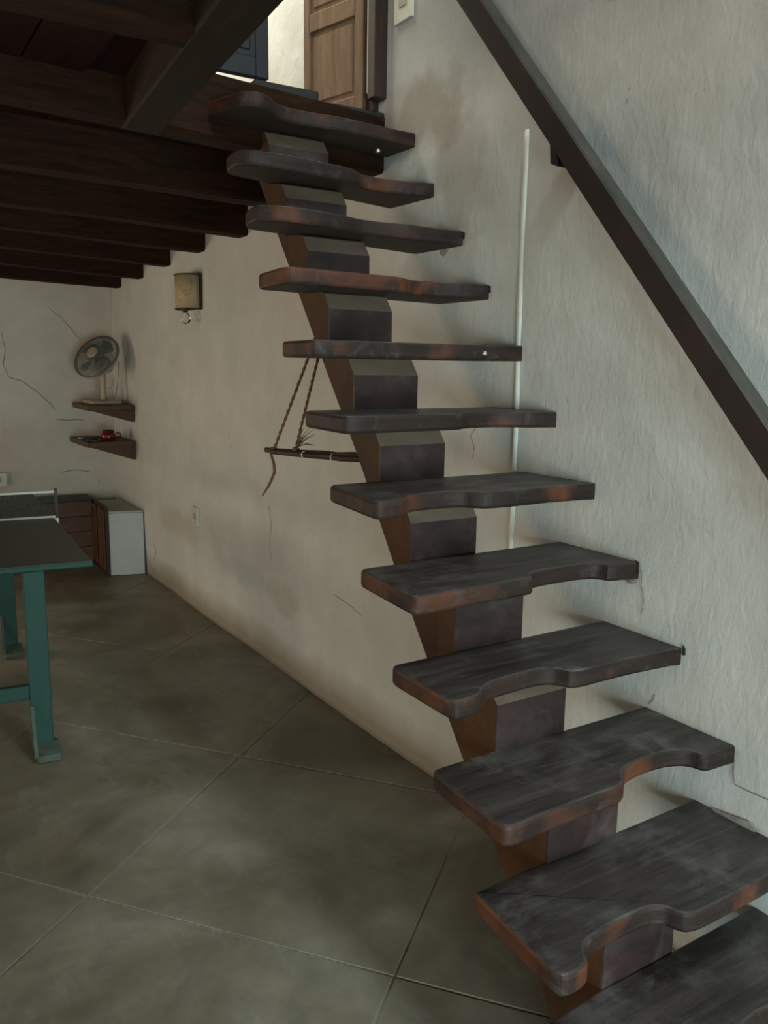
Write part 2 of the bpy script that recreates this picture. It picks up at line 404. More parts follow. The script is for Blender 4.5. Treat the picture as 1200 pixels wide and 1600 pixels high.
for i in range(-9, 9):
    for j in range(-9, 9):
        c0 = N0+u*S*i+v_*S*j
        q = [c0+u*g+v_*g, c0+u*(S-g)+v_*g, c0+u*(S-g)+v_*(S-g), c0+u*g+v_*(S-g)]
        q = clip([tuple(p) for p in q], XL, XW+.004, YF, YB+.02)
        if len(q) < 3: continue
        ar = abs(sum(q[k-1][0]*q[k][1]-q[k][0]*q[k-1][1] for k in range(len(q))))/2
        if ar < 0.01: continue
        n = len(q); dz = random.uniform(-0.0006, 0.0006)
        vs = [V(x, y, ZF-0.02) for x, y in q]+[V(x, y, ZF+dz) for x, y in q]
        fs = [tuple(range(n-1, -1, -1)), tuple(range(n, 2*n))]+[(k, (k+1) % n, (k+1) % n+n, k+n) for k in range(n)]
        link('slab', vs, fs, M_floor, floor, bevel=0.002, seg=1)

# ceiling: deck with the stairwell left open, joists, boards, header beam
w = MB()
w.hexa([(XL, YF), (0.24, YF), (0.55, 1.84), (XL, 1.84)], 0.545, 0.60)
w.box(XL, XW, 1.84, YB, 0.55, 0.60)
ceil = struct(w.build('ceiling', M_board))
def joist(y_r, z_r, y_l, z_l, th=0.08, h=0.11, x_r=XW+0.03, name='joist', mat=None, xl0=0.35, wob=0.004):
    # spans from the right wall to the left wall, sampled with a little hewn wobble
    n = 14; vs = []; fs = []
    for i in range(n+1):
        x = x_r+(XL-x_r)*i/n
        t = (XW-x)/(XW-xl0)
        y = y_r+(y_l-y_r)*t; z = z_r+(z_l-z_r)*t
        a = Vector((x*2.1, y*5, z)); wb_ = noise.noise(a)*wob*2; wz_ = noise.noise(a+Vector((9, 3, 1)))*wob*1.5
        r = 0.007
        prof = [(y-th+r+wb_, z+wz_), (y-r+wb_, z+wz_), (y+wb_, z+r+wz_), (y+wb_, z+h), (y-th+wb_, z+h), (y-th+wb_, z+r+wz_)]
        vs += [V(x, py, pz) for py, pz in prof]
    for i in range(n):
        for k in range(6): fs.append((i*6+k, i*6+(k+1) % 6, (i+1)*6+(k+1) % 6, (i+1)*6+k))
    fs += [tuple(range(5, -1, -1)), tuple(range(n*6, n*6+6))]
    return link(name, vs, fs, mat or M_joist, ceil, smooth=False)
joist(2.245, .430, 2.19, .432)
joist(2.724, .416, 2.66, .428)
joist(3.117, .406, 3.06, .4225)
joist(3.505, .389, 3.45, .411)
joist(3.871, .369, 3.83, .396)
joist(4.236, .357, 4.19, .369)
tag(joist(1.88, .462, 1.80, .470, th=.075, h=.125, wob=.003), 'thick trimmer beam carrying the landing edge')
# joists on the near side, stopping at the header beam
for yy in (1.33, 0.92, 0.5, 0.05, -.4):
    xr = 0.269+(yy+.79)*0.0911+.01
    o = joist(yy, .463, yy-.02, .463, th=.08, h=.09, x_r=xr)
# header beam along the stairwell, skewed as in the old house
w = MB()
w.hexa([(0.505, 1.80), (0.583, 1.80), (0.347, -0.79), (0.269, -0.79)], 0.463, 0.60)
w.build('header_beam', M_header, ceil, bevel=0.006, seg=1)
# boards lying on the joists
x = XL+0.01; random.seed(8)
while x < XW-0.02:
    wd = random.uniform(0.11, 0.15); x1 = min(x+wd, XW-0.001)
    dz = random.uniform(0, 0.003)
    MB().box(x+.002, x1-.002, 1.88, YB-.08, .537+dz, .5495).build('ceiling_board', M_board, ceil)
    if x1 < 0.16+0.3:
        ymin = YF+.01
        if x1 > 0.24: ymin = (x1-0.24)/0.1174+YF+0.02
        if ymin < 1.7: MB().box(x+.002, x1-.002, ymin, 1.80, .534+dz, .5445).build('ceiling_board', M_board, ceil)
    x = x1
# upstairs landing boards at the edge over the top tread
for (a, b_, y0, zt, zb) in ((0.575, 0.80, 1.815, .600, .578), (0.80, 0.955, 1.800, .6135, .583), (0.956, 1.135, 1.805, .598, .573), (0.84, 0.99, 1.79, .583, .566)):
    MB().hexa([(a, y0+.004), (b_, y0), (b_, 1.96), (a, 1.96)], zb, zt).build('landing_board', M_landing, ceil, bevel=0.006, seg=2)

# upstairs doors
def leaf(name, p0, ang, L, z0, z1, mat, matp, label, t=0.022):
    a = math.radians(ang); d = Vector((math.cos(a), math.sin(a), 0)); n = Vector((-d.y, d.x, 0))
    o3 = V(p0[0], p0[1], z0); Lm = L*K
    root = thing(name, None, None, o3); struct(root, label)
    def bx(nm, s0, s1, za, zb, ta, tb, mm, par=root, bev=0.003):
        vs = [V(p0[0], p0[1], zz)+d*(s*K)+n*(tt*K) for zz in (za, zb) for s, tt in ((s0, ta), (s1, ta), (s1, tb), (s0, tb))]
        return link(nm, vs, BOXF, mm, par, bevel=bev, seg=1)
    st = 0.028 if L < 0.25 else 0.04
    bx('stile', 0, st, z0, z1, 0, t, mat); bx('stile', L-st*.8, L, z0, z1, 0, t, mat)
    rails = [z0, z0+0.045, z0+0.225, z0+0.268, z0+0.60, z0+0.645, z1-.045, z1]
    for k in range(0, 8, 2): bx('rail', st, L-st*.8, rails[k], rails[k+1], 0, t, mat)
    for k in range(1, 7, 2):
        bx('panel', st, L-st*.8, rails[k], rails[k+1], t*.3, t*.7, matp, bev=0)
        bx('panel_field', st+.012, L-st*.8-.012, rails[k]+.012, rails[k+1]-.012, t*.15, t*.85, matp, bev=.004)
    return root
leaf('door_1', (1.127, 1.868), 104, 0.215, 0.606, 1.38, M_door, M_door, 'open brown panelled door leaf upstairs against the wall')
leaf('door_2', (0.545, 1.925), 0, 0.344, 0.658, 1.40, M_darkleaf, M_darkleaf, 'dark panelled door leaf upstairs with light under it', t=0.02)
w = MB(); w.box(1.103, 1.1385, 1.800, 1.835, 0.628, 1.42); w.box(1.119, 1.1385, 1.835, 1.868, 0.606, 1.42)
struct(w.build('trim_1', M_doord, bevel=0.004, seg=1), 'dark wooden door jamb upstairs')
w = MB(); w.box(1.108, 1.116, 1.838, 1.846, 0.645, 1.40)
w.build('jamb_strip', M_cabw, bpy.data.objects['trim_1'], bevel=0.002, seg=1)

# ------------------------------------------------------------------ staircase
ZS = {8: -.831, 7: -.707, 6: -.584, 5: -.457, 4: -.331, 3: -.206, 2: -.081, 1: .044, 0: .170, -1: .288, -2: .404, -3: .525}
OUT = {
 8: [(.685, .688), (.668, .66), (.664, .525), (.68, .50), (.76, .50), (.80, .535), (.90, .545), (.955, .55), (1.0, .535), (1.04, .51), (1.15, .52), (1.15, .688)],
 7: [(.675, .808), (.667, .800), (.652, .632), (.659, .618), (.692, .619), (.706, .628), (.715, .645), (.737, .655), (.784, .658), (.833, .6585), (.853, .655), (.868, .645), (.872, .632), (.879, .620), (.90, .614), (.945, .614), (1.05, .614), (1.10, .620), (1.13, .638), (1.15, .66), (1.15, .812)],
 6: [(.690, .930), (.678, .920), (.668, .762), (.670, .750), (.682, .744), (.723, .747), (.819, .749), (.875, .748), (.893, .751), (.903, .758), (.912, .768), (.925, .780), (.95, .788), (.99, .792), (1.03, .789), (1.055, .780), (1.067, .768), (1.070, .752), (1.083, .744), (1.15, .744), (1.15, .927)],
 5: [(.695, 1.038), (.680, 1.036), (.673, 1.022), (.672, .880), (.678, .869), (.690, .868), (.724, .872), (.738, .885), (.752, .896), (.780, .904), (.83, .907), (.866, .908), (.888, .900), (.897, .886), (.902, .873), (.925, .868), (.962, .869), (1.03, .868), (1.10, .862), (1.15, .858), (1.15, 1.038)],
 4: [(.707, 1.160), (.693, 1.156), (.687, 1.143), (.672, .985), (.675, .971), (.690, .967), (.740, .970), (.83, .971), (.905, .972), (.913, .979), (.916, .988), (.930, .999), (.96, 1.004), (1.035, 1.004), (1.067, .998), (1.078, .985), (1.082, .968), (1.15, .960), (1.15, 1.162)],
 3: [(.714, 1.280), (.700, 1.276), (.694, 1.262), (.674, 1.095), (.677, 1.082), (.690, 1.079), (.725, 1.083), (.737, 1.095), (.750, 1.110), (.78, 1.119), (.84, 1.121), (.868, 1.113), (.880, 1.096), (.90, 1.081), (.95, 1.078), (1.03, 1.082), (1.10, 1.078), (1.15, 1.074), (1.15, 1.272)],
 2: [(.714, 1.372), (.698, 1.368), (.691, 1.35), (.680, 1.20), (.686, 1.19), (.71, 1.185), (.77, 1.192), (.90, 1.198), (.935, 1.203), (.945, 1.215), (.98, 1.228), (1.03, 1.228), (1.065, 1.21), (1.085, 1.192), (1.15, 1.18), (1.15, 1.38)],
 1: [(.712, 1.468), (.697, 1.462), (.692, 1.44), (.674, 1.30), (.682, 1.29), (.75, 1.29), (.9, 1.294), (1.02, 1.287), (1.15, 1.284), (1.15, 1.47)],
 0: [(.70, 1.555), (.686, 1.545), (.682, 1.50), (.672, 1.415), (.685, 1.395), (.75, 1.392), (.90, 1.395), (.93, 1.398), (.945, 1.41), (.965, 1.425), (1.03, 1.43), (1.07, 1.415), (1.09, 1.40), (1.15, 1.392), (1.15, 1.57)],
 -1: [(.714, 1.625), (.694, 1.62), (.682, 1.59), (.672, 1.525), (.685, 1.515), (.72, 1.492), (.80, 1.49), (.86, 1.50), (.90, 1.515), (.95, 1.51), (1.0, 1.495), (1.07, 1.492), (1.15, 1.486), (1.15, 1.668)],
 -2: [(.708, 1.715), (.693, 1.71), (.684, 1.69), (.676, 1.625), (.70, 1.60), (.78, 1.593), (.90, 1.597), (.94, 1.605), (.97, 1.63), (1.03, 1.635), (1.08, 1.62), (1.105, 1.602), (1.15, 1.596), (1.15, 1.778)],
 -3: [(.668, 1.798), (.664, 1.78), (.695, 1.665), (.705, 1.645), (.735, 1.632), (.765, 1.645), (.785, 1.672), (.83, 1.690), (.89, 1.682), (.94, 1.672), (1.02, 1.673), (1.15, 1.675), (1.15, 1.798)],
}
LIFT = {0: .004, -1: .009, -2: .012, -3: .010}
TT = 0.030
stair = thing('staircase', 'dark worn wooden staircase of open scalloped treads on a central stringer', 'staircase', V(0.87, 0.5, -1))
# (outline smoothing)
def chaikin(p, closed=True):
    out = []
    n = len(p)
    for i in range(n):
        a = Vector(p[i]); b_ = Vector(p[(i+1) % n])
        if a.x > 1.14 or b_.x > 1.14:
            if a.x > 1.14 and b_.x > 1.14: out += [a, b_]
            elif b_.x > 1.14: out += [a.lerp(b_, .25)]
            else: out += [a.lerp(b_, .75)]
            continue
        ln = (b_-a).length; t = .25 if ln < 0.05 else min(.25, 0.010/ln)
        out += [a.lerp(b_, t), a.lerp(b_, 1-t)]
    res = []
    for q in out:
        if not res or (q-res[-1]).length > 1e-5: res.append(q)
    return res
for k in sorted(ZS, reverse=True):
    z = ZS[k]; lf = LIFT.get(k, 0); pts = chaikin(chaikin(OUT[k])) if k != 8 else chaikin(OUT[k])
    n = len(pts)
    def zz(x, zb): return zb+lf*max(0, (1.14-x)/.47)
    r = 0.0055
    rings = []
    cen = sum(pts, Vector((0, 0)))/n
    def inset(d):
        o_ = []
        for i in range(n):
            a, c, b_ = pts[i-1], pts[i], pts[(i+1) % n]
            t = (b_-a).normalized(); nn = Vector((t.y, -t.x))
            o_.append(c-nn*d)
        return o_
    area2 = sum(pts[i-1].x*pts[i].y-pts[i].x*pts[i-1].y for i in range(n))
    sg = 1 if area2 > 0 else -1
    rnd = random.Random(k+20)
    for d, dz in ((r, 0), (r*.35, -r*.3), (0, -r), (0, -TT+r), (r*.35, -TT+r*.3), (r, -TT)):
        ip = inset(d*sg)
        rings.append([V(p.x, p.y, zz(p.x, z+dz)) for p in ip])
    vs = [q for rg in rings for q in rg]; fs = []; sl = []
    fs.append(tuple(range(n))); sl.append(0)
    for a in range(5):
        for i in range(n):
            fs.append((a*n+i, a*n+(i+1) % n, (a+1)*n+(i+1) % n, (a+1)*n+i)); sl.append(0 if a == 0 else (1 if a < 4 else 2))
    fs.append(tuple(range(6*n-1, 5*n-1, -1))); sl.append(2)
    t = link('tread', vs, fs, [M_ttop, M_tedge, M_tunder], stair, sl)
    if k in (8, 7): t['label'] = 'lowest wide dark tread' if k == 8 else 'second tread with a notched front edge'
# bolts that show on the tread fronts
for p, dr in ((V(1.045, 1.288, .028), (0, -1, 0)), (V(1.03, 1.665, .470), (0, -1, -.2))):
    MB().lathe([(.0005, .010), (.006, .009), (.008, .005), (.009, -.004)], p, dr, 12).build('bolt', M_steel, stair, smooth=True)

# stringer: sawtooth prism between its straight underside and the risers
SX0, SX1 = 0.800, 0.945
FY = {7: .812-.002, 6: .812, 5: .934, 4: 1.045, 3: 1.178, 2: 1.281, 1: 1.376, 0: 1.473, -1: 1.564, -2: 1.662, -3: 1.745}
FY = {k_: v-.006 for k_, v in FY.items()}
FY[7] = .690
order = [7, 6, 5, 4, 3, 2, 1, 0, -1, -2, -3]
BV = .030
BVK = {7: .010, 6: .010, 5: .022, 4: .010}
prof = []
zlow = -.996
prof.append((.655, zlow))
for k in order:
    zb = ZS[k+1]; zt = ZS[k]-TT
    y = FY[k]
    
    prof.append((y, zb-.020)); prof.append((y, zt-BVK.get(k, BV))); prof.append((y+.023, zt+.002))
# underside line (measured): y as a function of z
und = [(1.80, .415), (1.691, .270), (1.524, .052), (1.348, -.170), (1.221, -.347), (1.115, -.486), (1.006, -.627), (.90, -.758), (.80, -.90), (.75, -.998)]
prof2 = [(1.798, ZS[-3]-TT), ] + und
full = prof+prof2
# slice the profile by height so that side faces are simple quads
def ufront(z):
    ps = prof+[(1.77, ZS[-3]-TT)]
    for a, b_ in zip(ps[:-1], ps[1:]):
        if a[1] <= z <= b_[1] and b_[1] > a[1]: return a[0]+(b_[0]-a[0])*(z-a[1])/(b_[1]-a[1])
    return ps[-1][0]
vs = [V(SX0, y, z) for y, z in full]+[V(SX1-.018, y, z) for y, z in full]
n = len(full)
fs = [tuple(range(n)), tuple(range(2*n-1, n-1, -1))]+[(i, (i+1) % n, (i+1) % n+n, i+n) for i in range(n)]
string = link('stringer', vs, fs, [M_string], stair)
bmx = bmesh.new(); bmx.from_mesh(string.data); bmesh.ops.triangulate(bmx, faces=[f for f in bmx.faces if len(f.verts) > 4]); bmx.to_mesh(string.data); bmx.free()
string['label'] = 'orange-brown timber stringer under the treads'
vs = [V(SX1-.0175, y+.001, z) for y, z in full]+[V(SX1, y+.001, z) for y, z in full]
s2 = link('stringer', vs, fs, [M_string], stair)
bmx = bmesh.new(); bmx.from_mesh(s2.data); bmesh.ops.triangulate(bmx, faces=[f for f in bmx.faces if len(f.verts) > 4]); bmx.to_mesh(s2.data); bmx.free()
# riser facings with their slanted pale top
for k in order:
    zb = ZS[k+1]-.018; zt = ZS[k]-TT-.0005; y = FY[k]; e = .004
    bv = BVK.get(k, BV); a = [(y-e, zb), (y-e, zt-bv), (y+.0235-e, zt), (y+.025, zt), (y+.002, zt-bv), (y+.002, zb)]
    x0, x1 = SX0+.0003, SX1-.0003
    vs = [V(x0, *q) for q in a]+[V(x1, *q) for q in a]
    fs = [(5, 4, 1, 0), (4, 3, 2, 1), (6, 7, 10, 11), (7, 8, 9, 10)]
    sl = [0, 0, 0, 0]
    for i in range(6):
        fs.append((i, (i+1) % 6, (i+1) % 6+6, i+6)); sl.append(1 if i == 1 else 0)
    link('riser', vs, fs, [M_riser, M_bevel], stair, sl)

# ------------------------------------------------------------------ handrail
hr = thing('handrail', 'long dark wooden handrail sloping along the stair wall', 'handrail', V(1.06, 0.45, -.40))
def rl(x, off, y): return V(x, y, -.145+(y-.679)*1.1378+off)
def railprof(y):
    return [rl(1.062, -.004, y), rl(1.060, .0, y), rl(1.060, .057, y), rl(1.063, .062, y), rl(1.089, .064, y), rl(1.092, .060, y), rl(1.092, 0.0, y), rl(1.090, -.004, y)]
vs = railprof(.12)+railprof(1.62)
n = 8; fs = [tuple(range(n)), tuple(range(2*n-1, n-1, -1))]; sl = [0, 0]
for i in range(n): fs.append((i, (i+1) % n, (i+1) % n+n, i+n)); sl.append(1 if i in (2, 3) else 0)
link('rail', vs, fs, [M_rail, M_railtop], hr, sl)
for y in (1.137, 0.40):
    zc = -.145+(y-.679)*1.1378
    w = MB(); w.prism([V(1.066, y-.004, zc-.030), V(1.066, y+.014, zc-.022), V(1.066, y+.020, zc+.036), V(1.066, y-.004, zc+.004)], Vector((0, 0, 0)), Vector((.115, 0, 0)))
    w.build('bracket', M_rail, hr, bevel=.003, seg=1)

# ------------------------------------------------------------------ table tennis table
tt = thing('table_tennis_table', 'green table tennis table with teal legs at the left', 'table', V(.2, 2.6, -1))
ax = Vector((.058, 1.0, 0)).normalized(); bx_ = Vector((-1, .10, 0)).normalized()
cn = Vector((.488, 2.138, 0))
def tb(name, a0, a1, b0, b1, z0, z1, mat, par=tt, bev=.003):
    vs = [(lambda q: V(q.x, q.y, z))(cn+ax*a+bx_*b_) for z in (z0, z1) for a, b_ in ((a0, b0), (a1, b0), (a1, b1), (a0, b1))]
    return link(name, vs, BOXF, mat, par, bevel=bev, seg=1)
TL = 1.30; TW = 0.95
o = tb('tabletop', 0, TL, 0, TW, -.512, -.4985, M_teal)
tb('playing_surface', 0.002, TL-.002, 0.002, TW-.002, -.4984, -.4975, M_tabletop, bev=0)
for a in (0.005, 0.86):
    for bsd in (.115, TW-.165):
        tb('leg', a, a+.03, bsd, bsd+.050, -.985, -.5125, M_teal)
        w = MB()
        def q3(aa, bb, z): q = cn+ax*aa+bx_*bb; return V(q.x, q.y, z)
        prof_ = [(a-.045, -.999), (a+.06, -.999), (a+.06, -.98), (a+.0, -.962), (a-.045, -.982)]
        w.add([q3(p, bsd-.012, z) for p, z in prof_]+[q3(p, bsd+.045, z) for p, z in prof_],
              [(0, 1, 2, 3, 4), (9, 8, 7, 6, 5)]+[(i, (i+1) % 5, (i+1) % 5+5, i+5) for i in range(5)])
        w.build('foot', M_foot, tt, bevel=.002, seg=1)
        w = MB()
        pr = [(a-.045, -.984), (a-.036, -.984), (a+.004, -.86), (a-.004, -.86)]
        w.add([q3(p, bsd+.043, z) for p, z in pr]+[q3(p, bsd+.051, z) for p, z in pr],
              [(0, 1, 2, 3), (7, 6, 5, 4)]+[(i, (i+1) % 4, (i+1) % 4+4, i+4) for i in range(4)])
        w.build('brace', M_foot, tt)
    tb('stretcher', a+.006, a+.024, .165, TW-.165, -.845, -.808, M_teal)
# net
nt_ = thing('table_net', 'dark net with white tape across the green table', 'net', V(.2, 2.83, -.5))
def nb(name, a0, a1, b0, b1, z0, z1, mat, bev=0.0):
    o_ = tb(name, a0, a1, b0, b1, z0, z1, mat, nt_, bev); return o_
na = .672
nb('top_tape', na-.002, na+.002, -.003, TW+.003, -.416, -.409, M_white)
nb('bottom_tape', na-.003, na+.003, -.003, TW+.003, -.4965, -.490, M_white)
nb('post', na-.004, na+.004, -.012, -.003, -.495, -.402, M_doord)
nb('clamp', na-.012, na+.012, -.012, .006, -.518, -.497, M_white, .001)
nb('post', na-.004, na+.004, TW+.003, TW+.012, -.495, -.402, M_doord)
w = MB()
ncols = 150; step = (TW)/ncols
for i in range(ncols+1):
    bb = i*step; p0 = cn+ax*na+bx_*bb
    w.add([V(p0.x+s_*.0007*bx_.x, p0.y+s_*.0007*bx_.y, z) for s_, z in ((-1, -.490), (1, -.490), (1, -.416), (-1, -.416))], [(0, 1, 2, 3)])
for j in range(13):
    z = -.490+.074*(j+.5)/13; a_ = cn+ax*na; c_ = cn+ax*na+bx_*TW
    w.add([V(a_.x, a_.y, z-.0006), V(c_.x, c_.y, z-.0006), V(c_.x, c_.y, z+.0006), V(a_.x, a_.y, z+.0006)], [(0, 1, 2, 3)])
o = w.build('netting', M_net, nt_); o['kind'] = 'stuff'

# ------------------------------------------------------------------ cabinets in the far corner
cb = thing('wall_cabinet', 'low cabinet with white side and brown doors against the right wall', 'cabinet', V(1.06, 4.1, -1))
MB().hexa([(.981, 3.945), (1.132, 3.905), (1.132, 4.30), (.995, 4.32)], -.999, -.700).build('body', M_cabw, cb, bevel=.002, seg=1)
MB().hexa([(.981, 3.947), (1.134, 3.907), (1.134, 4.30), (.995, 4.32)], -.6995, -.690).build('top', M_cabtop, cb, bevel=.002, seg=1)
MB().hexa([(.966, 3.94), (.9795, 3.94), (.9935, 4.32), (.980, 4.32)], -.999, -.668).build('front_frame', M_cabd, cb, bevel=.002, seg=1)
for (a, b_) in ((3.965, 4.10), (4.135, 4.30)):
    xo = .966+(a-3.94)*.037
    d = MB().hexa([(xo-.007, a), (xo-.001, a), (xo+.004, b_), (xo-.002, b_)], -.975, -.685).build('door', M_cab, cb, bevel=.002, seg=1)
    xm = xo-.010
    MB().hexa([(xm+.001, a+.025), (xm+.003, a+.025), (xm+.006, b_-.025), (xm+.004, b_-.025)], -.95, -.71).build('door_panel', M_cab, d, bevel=.001, seg=1)
MB().hexa([(.950, 4.102), (.957, 4.102), (.9575, 4.128), (.9505, 4.128)], -.742, -.730).build('handle', M_cabd, cb, bevel=.001, seg=1)
cc = thing('back_cabinet', 'brown wooden cabinet along the back wall behind the table', 'cabinet', V(.6, 4.25, -1))
MB().box(.22, .975, 4.235, 4.37, -.999, -.672).build('body', M_cabd, cc, bevel=.002, seg=1)
for i in range(4):
    z0 = -.98+i*.0765
    MB().box(.80, .973, 4.226, 4.2345, z0, z0+.0735).build('front_board', M_cab, cc, bevel=.002, seg=1)
    MB().box(.24, .795, 4.226, 4.2345, z0, z0+.0735).build('front_board', M_cab, cc, bevel=.002, seg=1)
MB().box(.22, .978, 4.222, 4.37, -.6715, -.664).build('top', M_cabd, cc, bevel=.001, seg=1)

# ------------------------------------------------------------------ corner shelves
def shelf(name, lab, zt, zbk, xf, xb):
    r = thing(name, lab, 'shelf', V(1.02, 4.15, zt-.02))
    MB().hexa([(xf, 3.965), (1.134, 3.99), (1.134, 4.33), (xb, 4.33)], zt-.024, zt).build('board', M_shelf, r, bevel=.002, seg=1)
    w = MB(); w.prism([V(xf+.02, 3.972, zt-.0245), V(1.1335, 3.997, zt-.0245), V(1.1335, 3.997, zbk), V(1.12, 3.996, zbk)], Vector((0, 0, 0)), Vector((0, .028, 0)))
    w.build('bracket', M_shelf, r, bevel=.001, seg=1)
    return r
shelf('corner_shelf', 'upper wooden corner shelf carrying the fan', -.197, -.277, .912, .925)
shelf('corner_shelf', 'lower wooden corner shelf holding the red bowl', -.366, -.456, .905, .905)

# desk fan
fz = -.1965
fan = thing('desk_fan', 'ivory desk fan with dark grille, tilted upward on the upper corner shelf', 'fan', V(1.03, 4.12, fz))
MB().hexa([(.955, 4.04), (1.095, 4.06), (1.09, 4.24), (.95, 4.22)], fz, fz+.017).build('base', M_ivory, fan, bevel=.008)
MB().lathe([(.024, 0), (.021, .02), (.019, .17), (.024, .215), (.030, .250), (.001, .262)], V(1.025, 4.12, fz+.017), (0, 0, 1), 20).build('stand', M_ivory, fan, smooth=True)
hc = V(1.004, 4.085, .012)
axd = Vector((-.66, -.52, .54)).normalized()
# the grille faces up and to the left of the camera
MB().lathe([(.001, -.11), (.035, -.11), (.05, -.09), (.052, -.03), (.045, 0), (.001, .005)], hc+axd*-.01, axd, 20).build('motor_housing', M_ivory, fan, smooth=True)
RR = .170
def ringpts(r, h, n=48):
    a = axd.orthogonal().normalized(); b2 = axd.cross(a)
    return [hc+axd*h+(a*math.cos(2*math.pi*i/n)+b2*math.sin(2*math.pi*i/n))*r for i in range(n)]
MB().tube(ringpts(RR, .040), .0065, 8, True).build('rim', M_grey, fan, smooth=True)
MB().tube(ringpts(RR-.001, .026), .0075, 8, True).build('rear_rim', M_cream, fan, smooth=True)
w = MB(); a = axd.orthogonal().normalized(); b2 = axd.cross(a)
for side, h0, h1, hm, nn_ in ((1, .040, .088, .072, 90), (-1, .026, -.035, -.02, 48)):
    for i in range(nn_):
        d = a*math.cos(2*math.pi*i/nn_)+b2*math.sin(2*math.pi*i/nn_)
        w.tube([hc+axd*h0+d*RR, hc+axd*hm+d*RR*.80, hc+axd*h1+d*RR*.25], .0014, 4)
    for rr_ in (.55,):
        w.tube(ringpts(RR*rr_, (h1+hm)/2, 32), .0012, 4, True)
o = w.build('grille', M_grey, fan)
MB().lathe([(.001, .100), (.036, .099), (.041, .094), (.041, .086), (.001, .084)], hc, axd, 28).build('badge', M_ivory, fan, smooth=False)
hub = MB().lathe([(.001, .062), (.024, .058), (.026, .02), (.001, .018)], hc, axd, 20).build('hub', M_blade, fan, smooth=True)
for i in range(4):
    th = 2*math.pi*i/4+.3; vs = []; fs = []
    for j in range(7):
        t_ = j/6; ang = -.42+.95*t_
        for r_ in (.024, .075, .115, .142):
            dd = a*math.cos(th+ang*(.6+.4*r_/.142))+b2*math.sin(th+ang*(.6+.4*r_/.142))
            vs.append(hc+axd*(.025+.030*(t_))+dd*(r_*(1-.10*abs(t_-.5)*2)))
    for j in range(6):
        for q in range(3): fs.append((j*4+q, j*4+q+1, j*4+q+5, j*4+q+4))
    ob = link('blade', vs, fs, M_blade, fan, smooth=True)
    md = ob.modifiers.new('solid', 'SOLIDIFY'); md.thickness = .0015
w = MB(); w.tube([V(1.08, 4.20, fz+.012), V(1.10, 4.21, fz+.02), V(1.105, 4.16, -.10), V(1.108, 4.14, .0), V(1.09, 4.14, .03)], .0035, 6)
w.tube([V(1.0, 4.17, -.11), V(1.03, 4.18, -.135), V(1.07, 4.15, -.12), V(1.085, 4.14, -.07)], .003, 6)
w.build('cord', M_ivory, fan, smooth=True)

# objects on the lower shelf
lz = -.3655
bw = thing('red_bowl', 'small glossy red bowl with black inside on the lower corner shelf', 'bowl', V(1.03, 4.08, lz))
MB().lathe([(.020, .0), (.046, .004), (.054, .020), (.050, .042), (.041, .055), (.039, .055), (.001, .050)], V(1.03, 4.08, lz), (0, 0, 1), 28).build('body', M_red, bw, smooth=True)
MB().lathe([(.037, .052), (.041, .058), (.040, .066), (.034, .071), (.001, .072)], V(1.03, 4.08, lz), (0, 0, 1), 28).build('lid', M_black, bw, smooth=True)
MB().tube([V(1.064, 4.055, lz+.010), V(1.078, 4.045, lz+.014), V(1.080, 4.045, lz+.028), V(1.060, 4.055, lz+.036)], .007, 8).build('handle', M_red, bw, smooth=True)
pn = thing('pen', 'white and black pen lying at the left of the lower shelf', 'pen', V(.93, 4.16, lz))
MB().tube([V(.915, 4.20, lz+.0035), V(.935, 4.18, lz+.0035)], .005, 8).build('cap', M_white, pn, smooth=True)
MB().tube([V(.9351, 4.1799, lz+.0035), V(.99, 4.12, lz+.0035)], .005, 8).build('barrel', M_black, pn, smooth=True)
kn = thing('small_black_knob_tool', 'small black-headed tool with thin pale handle on the lower shelf front', 'tool', V(.93, 4.03, lz))
MB().hexa([(.915, 4.01), (.940, 4.01), (.942, 4.05), (.917, 4.05)], lz, lz+.012).build('head', M_black, kn, bevel=.004)
MB().tube([V(.941, 4.03, lz+.004), V(.99, 4.06, lz+.004)], .003, 6).build('shaft', M_cream, kn, smooth=True)

# ------------------------------------------------------------------ wall lamp
wl = thing('wall_lamp', 'cream parchment wall lamp with dark trim and bare bulb on the pink-white wall', 'lamp', V(1.14, 3.13, .26))
ya, yb_ = 3.082, 3.215; zt, zb = .328, .203
cyl = []
for i in range(15):
    t_ = math.pi*i/14
    cyl.append((1.132-.066*math.sin(t_)**.8, (ya+yb_)/2-(yb_-ya)/2*math.cos(t_)))
vs = [V(x, y, zb) for x, y in cyl]+[V(x, y, zt) for x, y in cyl]
o = link('shade', vs, [(i, i+1, i+16, i+15) for i in range(14)], M_shade, wl, smooth=True)
md = o.modifiers.new('solid', 'SOLIDIFY'); md.thickness = .002
for z in (zb, zt):
    MB().tube([V(x-.0007, y, z) for x, y in cyl], .0042, 6).build('trim', M_cabd, wl, smooth=True)
MB().box(1.1335, 1.139, ya-.008, ya, zb-.003, zt+.003).build('trim', M_cabd, wl, bevel=.001, seg=1)
MB().box(1.131, 1.139, ya, yb_+.008, zb, zt).build('back_plate', M_cabd, wl, bevel=.001, seg=1)
bc = V(1.095, 3.135, .203)
MB().lathe([(.014, .012), (.015, 0), (.015, -.018), (.012, -.020)], bc, (0, 0, 1), 16).build('socket', M_black, wl, smooth=True)
MB().tube([bc+Vector((0, 0, .008)), V(1.133, 3.14, .21)], .005, 6).build('arm', M_black, wl)
prof_b = [(.0125, 0), (.016, -.004), (.024, -.013), (.029, -.025), (.0305, -.036), (.028, -.049), (.018, -.060), (.001, -.065)]
MB().lathe(prof_b, bc+Vector((0, 0, -.020)), (0, 0, 1), 24).build('bulb', M_glass, wl, smooth=True)
